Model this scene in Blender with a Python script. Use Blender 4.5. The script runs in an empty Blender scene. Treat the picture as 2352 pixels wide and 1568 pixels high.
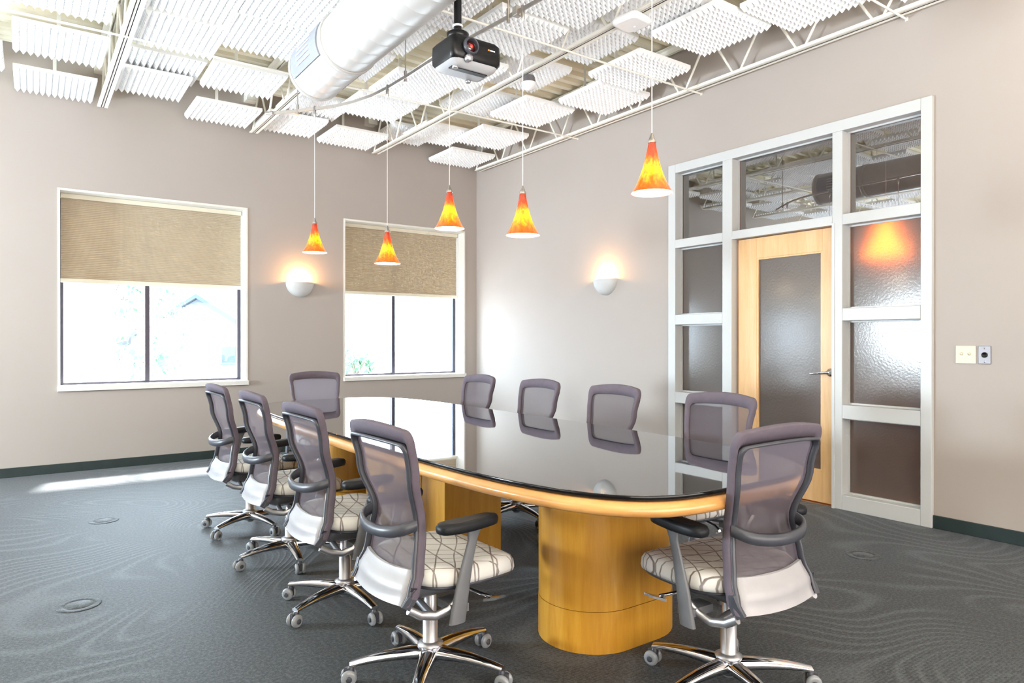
import bpy, math, random
from math import sin, cos, pi, radians as R
from mathutils import Vector, Matrix
random.seed(7)
sc = bpy.context.scene
COL = sc.collection

# ------------------------------------------------------------------ camera, world, light, exposure
cam_d = bpy.data.cameras.new('camera'); cam = bpy.data.objects.new('camera', cam_d); COL.objects.link(cam)
cam.location = (-4.8635, -7.6139, 1.23)
cam.rotation_euler = (R(90) - 0.0017, 0, -0.6203)
cam_d.sensor_width = 36; cam_d.lens = 1571.0/2352*36; cam_d.clip_start = 0.05; cam_d.clip_end = 300
sc.camera = cam
sc.view_settings.view_transform = 'Standard'; sc.view_settings.look = 'None'
sc.view_settings.gamma = 1; sc.view_settings.use_curve_mapping = False
sc.view_settings.exposure = 0.44
sc.cycles.use_denoising = True
sc.cycles.max_bounces = 10; sc.cycles.diffuse_bounces = 5; sc.cycles.glossy_bounces = 5
sc.cycles.transmission_bounces = 8; sc.cycles.transparent_max_bounces = 16
sc.cycles.sample_clamp_indirect = 6; sc.cycles.blur_glossy = 0.4
sc.cycles.caustics_reflective = False; sc.cycles.caustics_refractive = False

w = bpy.data.worlds.new('sky'); sc.world = w; w.use_nodes = True
bg = w.node_tree.nodes['Background']; bg.inputs[0].default_value = (0.74, 0.89, 1.0, 1); bg.inputs[1].default_value = 15.0

def area(name, loc, rot, sx, sy, power, col=(1, 1, 1), portal=False):
    d = bpy.data.lights.new(name, 'AREA'); d.shape = 'RECTANGLE'; d.size = sx; d.size_y = sy
    d.energy = power; d.color = col
    if portal: d.cycles.is_portal = True
    o = bpy.data.objects.new(name, d); COL.objects.link(o); o.location = loc; o.rotation_euler = rot
    return o
sun_d = bpy.data.lights.new('sun', 'SUN'); sun_d.energy = 25; sun_d.angle = R(6); sun_d.color = (1, .96, .9)
sun = bpy.data.objects.new('sun', sun_d); COL.objects.link(sun)
sun.rotation_euler = Vector((0.12, 0.50, 0.86)).to_track_quat('Z', 'Y').to_euler()
# the unseen side window (left of the frame) and an added fill light on the back wall, without a fixture
area('side_window_light', (-9.3, -1.35, 1.40), (R(80), 0, R(-90)), .9, .6, 400, (.78, .91, 1.0))
area('rear_fill', (-3.4, -9.9, 1.25), (R(90), 0, 0), 7.0, 1.8, 200, (1.0, .935, .88))
# added upward fill lights outside the frame, no fixtures, washing the ceiling
area('ceiling_fill_rear', (-5.6, -8.9, 1.9), (R(180), 0, 0), 2.0, 1.6, 165, (1, .98, .95))
area('ceiling_fill_left', (-7.4, -4.2, 1.2), (R(180), R(14), 0), 2.4, 3.2, 170, (.94, .97, 1.0))
area('ceiling_fill_right', (-2.8, -8.4, 1.6), (R(170), 0, 0), 2.0, 1.6, 120, (1, .98, .95))
for nm, x, sx in (('left_window_portal', -3.75, 1.66), ('right_window_portal', -1.0, 1.62), ('third_window_portal', -7.35, 1.66)):
    area(nm, (x, .34, 1.25), (R(-90), 0, 0), sx, 1.0, 10, portal=True)

# ------------------------------------------------------------------ materials
def mat(name, col=(.8, .8, .8), rough=.5, metal=0, spec=.5, emis=None, es=0, trans=0, ior=1.45, coat=0, alpha=1):
    m = bpy.data.materials.new(name); m.use_nodes = True
    b = m.node_tree.nodes['Principled BSDF']
    b.inputs['Base Color'].default_value = (*col, 1); b.inputs['Roughness'].default_value = rough
    b.inputs['Metallic'].default_value = metal; b.inputs['Specular IOR Level'].default_value = spec
    b.inputs['Transmission Weight'].default_value = trans; b.inputs['IOR'].default_value = ior
    b.inputs['Coat Weight'].default_value = coat; b.inputs['Alpha'].default_value = alpha
    if emis: b.inputs['Emission Color'].default_value = (*emis, 1); b.inputs['Emission Strength'].default_value = es
    return m
def NT(m):
    nt = m.node_tree
    def n(t, **k):
        x = nt.nodes.new(t)
        for a, v in k.items(): setattr(x, a, v)
        return x
    return nt, n, nt.links.new, nt.nodes['Principled BSDF']
def coords(n, l, sx=1, sy=1, sz=1, rot=(0, 0, 0), which='Object'):
    tc = n('ShaderNodeTexCoord'); mp = n('ShaderNodeMapping')
    mp.inputs['Scale'].default_value = (sx, sy, sz); mp.inputs['Rotation'].default_value = rot
    l(tc.outputs[which], mp.inputs[0]); return mp.outputs[0]
def noise(n, l, vec, scale, detail=2, rough=.5, dist=0):
    x = n('ShaderNodeTexNoise'); x.inputs['Scale'].default_value = scale; x.inputs['Detail'].default_value = detail
    x.inputs['Roughness'].default_value = rough; x.inputs['Distortion'].default_value = dist
    l(vec, x.inputs['Vector']); return x.outputs['Fac']
def ramp(n, l, fac, stops, interp='LINEAR'):
    r = n('ShaderNodeValToRGB'); e = r.color_ramp.elements; r.color_ramp.interpolation = interp
    while len(e) < len(stops): e.new(.5)
    for i, (p, c) in enumerate(stops): e[i].position = p; e[i].color = (*c, 1) if len(c) == 3 else c
    l(fac, r.inputs[0]); return r.outputs[0]
def mth(n, l, op, a, b=None, clamp=False):
    x = n('ShaderNodeMath', operation=op); x.use_clamp = clamp
    for i, v in enumerate((a, b)):
        if v is None: continue
        if isinstance(v, (int, float)): x.inputs[i].default_value = v
        else: l(v, x.inputs[i])
    return x.outputs[0]
def bump(n, l, b, h, strength=.2, dist=.01):
    x = n('ShaderNodeBump'); x.inputs['Strength'].default_value = strength; x.inputs['Distance'].default_value = dist
    l(h, x.inputs['Height']); l(x.outputs[0], b.inputs['Normal'])
def noisy(name, c1, c2, scale=3, rough=.6, bs=0, bscale=200, **k):
    m = mat(name, c1, rough, **k); nt, n, l, b = NT(m); v = coords(n, l)
    l(ramp(n, l, noise(n, l, v, scale, 3), [(.3, c1), (.7, c2)]), b.inputs['Base Color'])
    if bs: bump(n, l, b, noise(n, l, v, bscale, 2), bs, .002)
    return m
def wood(name, c1, c2, c3, sc_=(1, 1, 1), rough=.35, coat=.3):
    m = mat(name, c1, rough, coat=coat); nt, n, l, b = NT(m); v = coords(n, l, *sc_)
    f = noise(n, l, v, 3, 5, .6, .6); g = noise(n, l, v, 18, 3, .7)
    f = mth(n, l, 'ADD', mth(n, l, 'MULTIPLY', f, .75), mth(n, l, 'MULTIPLY', g, .25))
    l(ramp(n, l, f, [(.32, c1), (.5, c2), (.68, c3)]), b.inputs['Base Color'])
    b.inputs['Coat Roughness'].default_value = .15
    return m

M = {}
M['wall'] = noisy('painted_wall', (.392, .348, .317), (.405, .361, .329), 1.2, .75, .12, 350)
M['soffit'] = noisy('white_trim_paint', (.70, .69, .65), (.73, .72, .68), 2, .45)
M['frame_white'] = noisy('white_frame_paint', (.52, .53, .53), (.55, .56, .56), 2, .4)
M['steel_white'] = noisy('cream_painted_steel', (.86, .84, .77), (.90, .88, .82), 4, .5)
M['deck'] = noisy('cream_roof_deck', (.86, .80, .64), (.90, .85, .70), 2.5, .6)
M['foam'] = noisy('white_acoustic_foam', (.88, .89, .90), (.92, .93, .94), 6, .95)
M['strap'] = mat('grey_strap', (.86, .86, .83), .5)
M['base_rubber'] = noisy('dark_green_rubber', (.014, .026, .026), (.02, .034, .033), 8, .45)
M['bronze'] = mat('dark_bronze', (.045, .04, .055), .4, .4)
M['black_pl'] = noisy('black_plastic', (.007, .007, .008), (.010, .010, .011), 20, .3, spec=.3)
M['arm_pad'] = noisy('black_soft_pad', (.008, .009, .011), (.012, .013, .016), 30, .45, spec=.25)
M['grey_pl'] = noisy('grey_chair_plastic', (.046, .049, .062), (.055, .058, .072), 15, .36)
M['arm_grey'] = noisy('grey_arm_plastic', (.115, .12, .132), (.135, .14, .152), 15, .42)
M['shell'] = noisy('white_chair_shell', (.33, .325, .345), (.37, .365, .385), 9, .38)
M['silver'] = mat('satin_silver', (.50, .50, .53), .32, .85)
M['chrome'] = mat('polished_chrome', (.72, .72, .75), .09, 1)
M['nickel'] = mat('satin_nickel', (.50, .46, .43), .3, 1)
M['wheel'] = mat('clear_caster_wheel', (.42, .44, .47), .15, 0, .8, trans=.45, ior=1.3, coat=.6)
M['cable'] = mat('clear_cable', (.72, .70, .70), .3)
M['white_pl'] = mat('white_plastic', (.86, .86, .87), .35)
M['plaster'] = noisy('white_plaster', (.52, .52, .515), (.55, .55, .545), 10, .6)
M['ivory'] = mat('ivory_plastic', (.60, .55, .42), .4)
M['steel'] = mat('brushed_steel', (.20, .19, .20), .4, .4)
M['grille'] = noisy('grey_register_metal', (.30, .325, .37), (.34, .365, .41), 5, .4)
M['maple'] = wood('maple_edge', (.52, .235, .06), (.62, .31, .095), (.70, .38, .14), (1, .7, 6), .3, .5)
M['pedestal'] = wood('golden_maple_veneer', (.46, .205, .016), (.55, .265, .026), (.62, .325, .042), (6, 6, .55), .33, .35)
M['door_wood'] = wood('pale_maple_door', (.62, .36, .15), (.70, .44, .205), (.76, .51, .27), (5, 5, .45), .35, .3)

# carpet
m = M['carpet'] = mat('swirl_carpet', (.13, .14, .15), .6, spec=.42); nt, n, l, b = NT(m); v = coords(n, l)
f = noise(n, l, v, .62, 1.2, .4, .5)
lines = mth(n, l, 'SINE', mth(n, l, 'MULTIPLY', f, 300))
lines = mth(n, l, 'POWER', mth(n, l, 'MULTIPLY', mth(n, l, 'ADD', lines, 1), .5), 3)
g = noise(n, l, v, 1.1, 1)
mask = ramp(n, l, g, [(.40, (0, 0, 0)), (.52, (1, 1, 1))])
lines = mth(n, l, 'MULTIPLY', lines, mask)
sep = n('ShaderNodeSeparateXYZ'); l(v, sep.inputs[0])
ribs = mth(n, l, 'SINE', mth(n, l, 'MULTIPLY', sep.outputs[1], 2*pi/.0135))
ribs = mth(n, l, 'MULTIPLY', mth(n, l, 'ADD', ribs, 1), .5)
ribm = ramp(n, l, noise(n, l, v, .5, 1), [(.45, (.25, .25, .25)), (.6, (1, 1, 1))])
ribs = mth(n, l, 'MULTIPLY', ribs, ribm)
grain = mth(n, l, 'ADD', mth(n, l, 'MULTIPLY', noise(n, l, v, 75, 2, .6), .5), mth(n, l, 'MULTIPLY', noise(n, l, v, 210, 2, .8), .5))
tot = mth(n, l, 'ADD', mth(n, l, 'MULTIPLY', lines, .42), mth(n, l, 'MULTIPLY', ribs, .30))
tot = mth(n, l, 'ADD', tot, mth(n, l, 'MULTIPLY', mth(n, l, 'SUBTRACT', grain, .45), 4.0), True)
l(ramp(n, l, tot, [(0, (.014, .0175, .021)), (1, (.088, .101, .112))]), b.inputs['Base Color'])
b.inputs['Sheen Weight'].default_value = .10; b.inputs['Sheen Roughness'].default_value = .4
bump(n, l, b, mth(n, l, 'ADD', mth(n, l, 'MULTIPLY', lines, .8), grain), .35, .004)

# table glass
M['black_glass'] = mat('black_table_glass', (.006, .006, .006), .015, 0, 1.0, ior=2.1, coat=.6)
M['glass_rim'] = mat('black_glass_rim', (.005, .005, .006), .12, 0, .4)
# seat fabric with crossing brown strokes
m = M['seat'] = mat('cream_line_fabric', (.60, .595, .575), .85); nt, n, l, b = NT(m)
outs = []
for rz, s, ds, ph in ((.5, 5.2, 3.0, 0), (-1.0, 4.6, 3.5, 2), (1.7, 4.0, 4.0, 5)):
    v = coords(n, l, rot=(0, 0, rz)); wv = n('ShaderNodeTexWave'); wv.wave_profile = 'SIN'
    wv.inputs['Scale'].default_value = s; wv.inputs['Distortion'].default_value = ds; wv.inputs['Detail'].default_value = 0
    wv.inputs['Detail Scale'].default_value = .8; wv.inputs['Phase Offset'].default_value = ph; l(v, wv.inputs['Vector'])
    outs.append(ramp(n, l, wv.outputs['Fac'], [(.975, (0, 0, 0)), (.994, (1, 1, 1))]))
t = mth(n, l, 'MAXIMUM', mth(n, l, 'MAXIMUM', outs[0], outs[1]), outs[2])
t = mth(n, l, 'MULTIPLY', t, mth(n, l, 'ADD', noise(n, l, coords(n, l), 14, 3), .25), True)
l(ramp(n, l, t, [(0, (.60, .595, .575)), (.8, (.17, .14, .13))]), b.inputs['Base Color'])
bump(n, l, b, noise(n, l, coords(n, l), 300, 2), .2, .002)
# plum border fabric and see-through back mesh
M['border'] = noisy('plum_grey_fabric', (.098, .080, .104), (.115, .095, .122), 25, .8, .3, 500)
m = M['mesh'] = mat('plum_back_mesh', (.115, .098, .120), .7); nt, n, l, b = NT(m)
tr = n('ShaderNodeBsdfTransparent'); mx = n('ShaderNodeMixShader')
v = coords(n, l); mx.inputs[0].default_value = .70
tl = n('ShaderNodeBsdfTranslucent'); tl.inputs[0].default_value = (.34, .30, .37, 1); mx2 = n('ShaderNodeMixShader'); mx2.inputs[0].default_value = .35
l(b.outputs[0], mx2.inputs[1]); l(tl.outputs[0], mx2.inputs[2])
l(tr.outputs[0], mx.inputs[1]); l(mx2.outputs[0], mx.inputs[2]); l(mx.outputs[0], nt.nodes['Material Output'].inputs[0])
# cellular shade fabric
m = M['shade'] = noisy('tan_shade_fabric', (.50, .42, .315), (.54, .455, .345), 5, .8); nt, n, l, b = NT(m)
tl = n('ShaderNodeBsdfTranslucent'); tl.inputs[0].default_value = (.60, .50, .36, 1); mx = n('ShaderNodeMixShader'); mx.inputs[0].default_value = .12
l(b.outputs[0], mx.inputs[1]); l(tl.outputs[0], mx.inputs[2]); l(mx.outputs[0], nt.nodes['Material Output'].inputs[0])
M['rail_cream'] = mat('cream_shade_rail', (.70, .65, .53), .45)
# duct fabric
m = M['duct'] = noisy('white_duct_fabric', (.52, .51, .495), (.55, .54, .525), 2, .33, spec=.6); nt, n, l, b = NT(m)
v = coords(n, l); sep = n('ShaderNodeSeparateXYZ'); l(v, sep.inputs[0])
h = mth(n, l, 'POWER', mth(n, l, 'ABSOLUTE', mth(n, l, 'SINE', mth(n, l, 'MULTIPLY', sep.outputs[1], 20.0))), .5)
bump(n, l, b, h, .18, .02)
# window glass: clear thin
def clear_glass(name, tint=(1, 1, 1), refl=.08):
    m = bpy.data.materials.new(name); m.use_nodes = True; nt = m.node_tree; nt.nodes.clear()
    o = nt.nodes.new('ShaderNodeOutputMaterial'); t = nt.nodes.new('ShaderNodeBsdfTransparent'); t.inputs[0].default_value = (*tint, 1)
    gl = nt.nodes.new('ShaderNodeBsdfGlossy'); gl.inputs['Roughness'].default_value = .0
    fr = nt.nodes.new('ShaderNodeFresnel'); fr.inputs[0].default_value = 1.5
    mul = nt.nodes.new('ShaderNodeMath'); mul.operation = 'MULTIPLY'; mul.inputs[1].default_value = refl
    ge = nt.nodes.new('ShaderNodeNewGeometry'); inv = nt.nodes.new('ShaderNodeMath'); inv.operation = 'SUBTRACT'; inv.inputs[0].default_value = 1; nt.links.new(ge.outputs['Backfacing'], inv.inputs[1])
    m2 = nt.nodes.new('ShaderNodeMath'); m2.operation = 'MULTIPLY'; nt.links.new(fr.outputs[0], m2.inputs[0]); nt.links.new(inv.outputs[0], m2.inputs[1])
    nt.links.new(m2.outputs[0], mul.inputs[0])
    mul.use_clamp = True
    mx = nt.nodes.new('ShaderNodeMixShader'); nt.links.new(mul.outputs[0], mx.inputs[0]); nt.links.new(t.outputs[0], mx.inputs[1]); nt.links.new(gl.outputs[0], mx.inputs[2])
    nt.links.new(mx.outputs[0], o.inputs[0]); return m
M['glass'] = clear_glass('window_glass', (.96, .98, 1.0), 1.0)
M['transom_glass'] = clear_glass('transom_glass', (.50, .47, .45), 9.0)
# obscure (rippled) glass
m = M['obscure'] = mat('rippled_obscure_glass', (.45, .40, .37), .42, trans=1, ior=1.3, spec=.9); nt, n, l, b = NT(m)
v = coords(n, l); h = noise(n, l, v, 60, 2, .5)
bump(n, l, b, h, .3, .005)
gl = n('ShaderNodeBsdfGlossy'); gl.inputs['Roughness'].default_value = .14
bp_ = n('ShaderNodeBump'); bp_.inputs['Strength'].default_value = .11; bp_.inputs['Distance'].default_value = .003; l(h, bp_.inputs['Height']); l(bp_.outputs[0], gl.inputs['Normal'])
fr = n('ShaderNodeFresnel'); fr.inputs[0].default_value = 1.6; mx = n('ShaderNodeMixShader')
df = n('ShaderNodeBsdfDiffuse'); df.inputs[0].default_value = (.24, .205, .185, 1); mx3 = n('ShaderNodeMixShader'); mx3.inputs[0].default_value = .36
l(b.outputs[0], mx3.inputs[1]); l(df.outputs[0], mx3.inputs[2])
l(fr.outputs[0], mx.inputs[0]); l(mx3.outputs[0], mx.inputs[1]); l(gl.outputs[0], mx.inputs[2]); l(mx.outputs[0], nt.nodes['Material Output'].inputs[0])

# amber art glass shade: lit from inside, coloured by its own frit pattern
m = M['amber'] = mat('amber_art_glass', (.8, .3, .02), .12, coat=.5); nt, n, l, b = NT(m)
v = coords(n, l); sep = n('ShaderNodeSeparateXYZ'); l(v, sep.inputs[0])
vs = coords(n, l, 1, 1, .45)
nn = noise(n, l, vs, 55, 4, .7); n2 = noise(n, l, v, 14, 2)
z = mth(n, l, 'DIVIDE', sep.outputs[2], .225)
zz = mth(n, l, 'ADD', z, mth(n, l, 'ADD', mth(n, l, 'MULTIPLY', mth(n, l, 'SUBTRACT', nn, .5), .62), mth(n, l, 'MULTIPLY', mth(n, l, 'SUBTRACT', n2, .5), .18)))
c = ramp(n, l, zz, [(0, (1, .13, 0)), (.16, (1, .22, 0)), (.30, (1, .55, 0)), (.37, (1, .80, 0)), (.52, (1, .74, 0)), (.62, (1, .26, 0)), (.76, (.85, .06, 0)), (.95, (.30, .012, 0))])
l(c, b.inputs['Emission Color']); b.inputs['Base Color'].default_value = (.16, .02, .004, 1); b.inputs['Emission Strength'].default_value = .95
M['amber_in'] = mat('lit_shade_lining', (.9, .9, .85), .5, emis=(1, .97, .88), es=2.6)
M['bulb'] = mat('lit_lamp_bulb', (1, .9, .7), .5, emis=(1, .80, .45), es=14)
M['led'] = mat('blue_status_led', (.3, .5, 1), .3, emis=(.35, .6, 1), es=4)
M['lens'] = mat('red_coated_lens', (.05, .006, .006), .05, coat=1)
M['orange_mark'] = mat('orange_print', (.9, .25, .03), .5)
M['silver_pl'] = mat('silver_projector_plastic', (.45, .46, .48), .35)

# ------------------------------------------------------------------ mesh builder
class MB:
    def __init__(s): s.v = []; s.f = []; s.sm = []
    def add(s, vs, fs, sm=False):
        o = len(s.v); s.v += [tuple(p) for p in vs]; s.f += [[i+o for i in q] for q in fs]; s.sm += [sm]*len(fs); return s
    def box(s, x0, x1, y0, y1, z0, z1, bev=0):
        if bev:
            bm_ = MB(); pr = []
            for (x, y) in rrect(x1-x0, y1-y0, min(bev*1.0, (x1-x0)/2.01, (y1-y0)/2.01), 3): pr.append((x+(x0+x1)/2, y+(y0+y1)/2))
            b2 = min(bev, (z1-z0)/2.2); cx, cy = (x0+x1)/2, (y0+y1)/2
            def ins(d): return [((x-cx)*(1-2*d/(x1-x0))+cx, (y-cy)*(1-2*d/(y1-y0))+cy) for x, y in pr]
            s.loft([[(x, y, z0) for x, y in ins(b2)], [(x, y, z0+b2*.3) for x, y in ins(b2*.3)], [(x, y, z0+b2) for x, y in pr], [(x, y, z1-b2) for x, y in pr], [(x, y, z1-b2*.3) for x, y in ins(b2*.3)], [(x, y, z1) for x, y in ins(b2)]], True, True)
            return s
        v = [(x, y, z) for z in (z0, z1) for y in (y0, y1) for x in (x0, x1)]
        return s.add(v, [(0, 2, 3, 1), (4, 5, 7, 6), (0, 1, 5, 4), (2, 6, 7, 3), (0, 4, 6, 2), (1, 3, 7, 5)])
    def loft(s, rings, cap=True, sm=True, closed=True):
        n = len(rings[0]); vs = [p for r in rings for p in r]; fs = []
        for i in range(len(rings)-1):
            for j in range(n if closed else n-1):
                k = (j+1) % n; fs.append((i*n+j, i*n+k, (i+1)*n+k, (i+1)*n+j))
        s.add(vs, fs, sm)
        if cap:
            s.add(rings[0], [tuple(reversed(range(n)))]); s.add(rings[-1], [tuple(range(n))])
        return s
    def lathe(s, prof, seg=24, cx=0, cy=0, cap=True, sm=True):
        return s.loft([[(cx+r*cos(2*pi*i/seg), cy+r*sin(2*pi*i/seg), z) for i in range(seg)] for r, z in prof], cap, sm)
    def tube(s, pts, r, seg=8, cap=True, flat=None):
        pts = [Vector(p) for p in pts]; rings = []; up0 = None
        for i, p in enumerate(pts):
            d = (pts[min(i+1, len(pts)-1)] - pts[max(i-1, 0)]).normalized()
            ref = Vector((0, 0, 1)) if abs(d.z) < .95 else Vector((1, 0, 0))
            a = d.cross(ref).normalized(); 
            if up0 is not None and a.dot(up0) < 0: a = -a
            up0 = a; bb = a.cross(d).normalized()
            ri = r[i] if isinstance(r, (list, tuple)) else r
            ra, rb = ri if isinstance(ri, (list, tuple)) else (ri, ri)
            rings.append([tuple(p + a*ra*cos(2*pi*k/seg) + bb*rb*sin(2*pi*k/seg)) for k in range(seg)])
        return s.loft(rings, cap, True)
    def strip(s, pts, w, t):      # rectangular section bar: w sideways, t thick
        pts = [Vector(p) for p in pts]; rings = []
        for i, p in enumerate(pts):
            d = (pts[min(i+1, len(pts)-1)] - pts[max(i-1, 0)]).normalized()
            ref = Vector((0, 0, 1)) if abs(d.z) < .95 else Vector((1, 0, 0))
            a = d.cross(ref).normalized(); bb = a.cross(d).normalized()
            wi = w[i] if isinstance(w, (list, tuple)) else w; ti = t[i] if isinstance(t, (list, tuple)) else t
            rings.append([tuple(p+a*wi/2*u+bb*ti/2*q) for u, q in ((-1, -1), (1, -1), (1, 1), (-1, 1))])
        return s.loft(rings, True, False)
    def rot(s, ang, axis='Z', c=(0, 0, 0)):
        m = Matrix.Translation(c) @ Matrix.Rotation(ang, 4, axis) @ Matrix.Translation(-Vector(c)); s.v = [tuple(m @ Vector(p)) for p in s.v]; return s
    def move(s, d): s.v = [(a+d[0], b_+d[1], c_+d[2]) for a, b_, c_ in s.v]; return s
    def build(s, name, mt, parent=None, bevel=0, kind=None):
        me = bpy.data.meshes.new(name); me.from_pydata(s.v, [], s.f); me.materials.append(mt)
        me.polygons.foreach_set('use_smooth', s.sm); me.update()
        o = bpy.data.objects.new(name, me); COL.objects.link(o)
        if parent: o.parent = parent
        if bevel:
            md = o.modifiers.new('bevel', 'BEVEL'); md.width = bevel; md.segments = 2; md.limit_method = 'ANGLE'; md.angle_limit = R(40)
        if kind: o['kind'] = kind
        return o
def rrect(wx, wy, r, k=4):
    out = []
    for cx, cy, a0 in ((wx/2-r, wy/2-r, 0), (-wx/2+r, wy/2-r, 90), (-wx/2+r, -wy/2+r, 180), (wx/2-r, -wy/2+r, 270)):
        for i in range(k+1):
            a = R(a0+90*i/k); out.append((cx+r*cos(a), cy+r*sin(a)))
    return out
def empty(name, loc=(0, 0, 0), rz=0, label=None, cat=None, group=None, kind=None, parent=None):
    o = bpy.data.objects.new(name, None); COL.objects.link(o); o.location = loc; o.rotation_euler = (0, 0, rz); o.empty_display_size = .1
    if parent: o.parent = parent
    tag(o, label, cat, group, kind); return o
def tag(o, label=None, cat=None, group=None, kind=None):
    if label: o['label'] = label
    if cat: o['category'] = cat
    if group: o['group'] = group
    if kind: o['kind'] = kind
    return o
def kids(o, _c={}):
    return [x for x in ALLC.get(o.name, [])]
ALLC = {}
def copy_tree(o, parent=None):
    c = o.copy(); COL.objects.link(c)
    if parent: c.parent = parent
    for ch in list(o.children): copy_tree(ch, c)
    return c

# ------------------------------------------------------------------ setting: floor, walls, ceiling
HZ = 3.92
MB().box(-9.4, .0, -10, 0.0, -.1, 0).build('floor', M['carpet'], kind='structure')
b = MB(); T = .30
W1 = (-4.605, -2.906, .79, 2.648); W2 = (-1.832, -.177, .79, 2.648); W0 = (-8.2, -6.5, .79, 2.648)
b.box(-9.6, W0[0], 0, T, 0, HZ); b.box(W0[1], W1[0], 0, T, 0, HZ); b.box(W1[1], W2[0], 0, T, 0, HZ); b.box(W2[1], .12, 0, T, 0, HZ)
for W in (W0, W1, W2): b.box(W[0], W[1], 0, T, 0, W[2]-.04); b.box(W[0], W[1], 0, T, W[3], HZ)
b.build('wall_left', M['wall'], kind='structure')
PY0, PY1, PZ = -5.57, -3.322, 2.832       # glazed partition outline on the right wall
b = MB(); b.box(0, .14, PY1-.02, 0, 0, HZ); b.box(0, .14, -10, PY0+.02, 0, HZ); b.box(0, .14, PY0+.02, PY1-.02, PZ-.02, HZ)
b.build('wall_right', M['wall'], kind='structure')
# unseen walls: behind the camera, and the window wall at the far left
b = MB(); b.box(-9.6, .14, -10.2, -10, 0, HZ)
b.build('wall_behind', M['wall'], kind='structure')
b = MB(); b.box(-9.6, -9.4, -10, 0, 0, .8); b.box(-9.6, -9.4, -10, 0, 1.8, HZ)
for y0, y1 in ((-10, -2.6), (-.9, 0)): b.box(-9.6, -9.4, y0, y1, .8, 1.8)
b.build('wall_side', M['wall'], kind='structure')
# base boards
MB().box(-9.4, 0, -.014, 0, 0, .085).build('baseboard_left', M['base_rubber'], kind='structure', bevel=.003)
b = MB(); b.box(-.014, 0, -10, PY0-.001, 0, .085); b.box(-.014, 0, PY1+.001, -.014, 0, .085)
b.build('baseboard_right', M['base_rubber'], kind='structure', bevel=.003)

# corrugated roof deck (ribs run across the joists)
b = MB(); pitch = .152; y = -10.0; prof = []
while y < 0.02:
    for dy, z in ((0, 3.885), (.062, 3.885), (.082, 3.925), (.132, 3.925)): prof.append((y+dy, z))
    y += pitch
prof = [(min(yy, .02), zz) for yy, zz in prof]
b.loft([[(-9.6, yy, zz) for yy, zz in prof], [(.14, yy, zz) for yy, zz in prof]], False, False, closed=False)
b.box(-9.6, .14, -10.2, .3, 3.93, 4.02)
b.build('ceiling', M['deck'], kind='structure')

# joists
JX = [-.095, -1.515, -2.89, -4.26, -5.64, -7.02]
NODE = [-.12 - .575*k for k in range(-0, 17)]
web_mesh = None
def joist(x, label):
    r = empty('roof_joist', (x, 0, 3.41), 0, label, 'joist', 'open-web steel joists under the roof deck')
    b = MB(); y0, y1 = -10, -.17
    for s in (-1, 1):
        b.box(s*.008 if s > 0 else -.043, .043 if s > 0 else -.008, y0, y1, 0, .006)
        b.box(s*.008 if s > 0 else -.013, .013 if s > 0 else -.008, y0, y1, 0, .036)
    b.box(-.008, .008, y0, y1, .003, .030)
    b.build('bottom_chord', M['steel_white'], r)
    b = MB()
    for s in (-1, 1):
        b.box(.008 if s > 0 else -.058, .058 if s > 0 else -.008, -10, -.02, .445, .451)
        b.box(.008 if s > 0 else -.014, .014 if s > 0 else -.008, -10, -.02, .405, .451)
    b.box(-.055, .055, -.12, 0, .36, .446)
    b.build('top_chord', M['steel_white'], r)
    return r
bar_d = MB().tube([(0, 0, .02), (0, .25, .43)], .0105, 6)
bar_u = MB().tube([(0, 0, .02), (0, -.25, .43)], .0105, 6)
wd = wu = None
for i, x in enumerate(JX):
    r = joist(x, ['cream open-web joist running along the right wall', 'cream open-web joist one bay out from the right wall, over the smoke detector',
        'cream open-web joist two bays from the right wall, beside the round duct', 'cream open-web joist ending between left foam panels above the large window',
        'cream open-web joist left of the picture edge', 'cream open-web joist far left, seen only in reflections'][i])
    for k in range(17):
        y = -.687 - .571*k
        if y < -9.9: break
        if wd is None:
            wd = bar_d.build('web_bar', M['steel_white'], r); wu = bar_u.build('web_bar', M['steel_white'], r)
            wd.location = (0, y+.03, 0); wu.location = (0, y-.03, 0)
        else:
            if i > 3 and y < -5: break
            for s, dy in ((wd, .03), (wu, -.03)):
                c = s.copy(); COL.objects.link(c); c.parent = r; c.location = (0, y+dy, 0)
    c = wu.copy(); COL.objects.link(c); c.parent = r; c.location = (0, -.14, 0)
for y, nm in ((-2.03, 'nearer the window wall, over the pendant rail'), (-3.68, 'further from the windows, passing the grey-topped detector'), (-5.4, 'nearest the camera, above the picture')):
    r = empty('bridging_rod', (0, y, 0), 0, 'thin cream cross rod under the joists, '+nm, 'rod', 'bridging rods tying the joists')
    MB().tube([(-7.9, 0, 3.398), (-.004, 0, 3.398)], .008, 6).build('rod', M['steel_white'], r)
    MB().box(-.008, -.001, -.010, .010, 3.388, 3.408).build('wall_clip', M['steel_white'], r)
# strut beam and conduit under the deck
o = MB(); o.box(-8, -4.3, -1.30, -1.24, 3.78, 3.84); tag(o.build('conduit', M['steel_white'], bevel=.004), 'cream conduit run across the joists at upper left', 'conduit')

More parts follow.
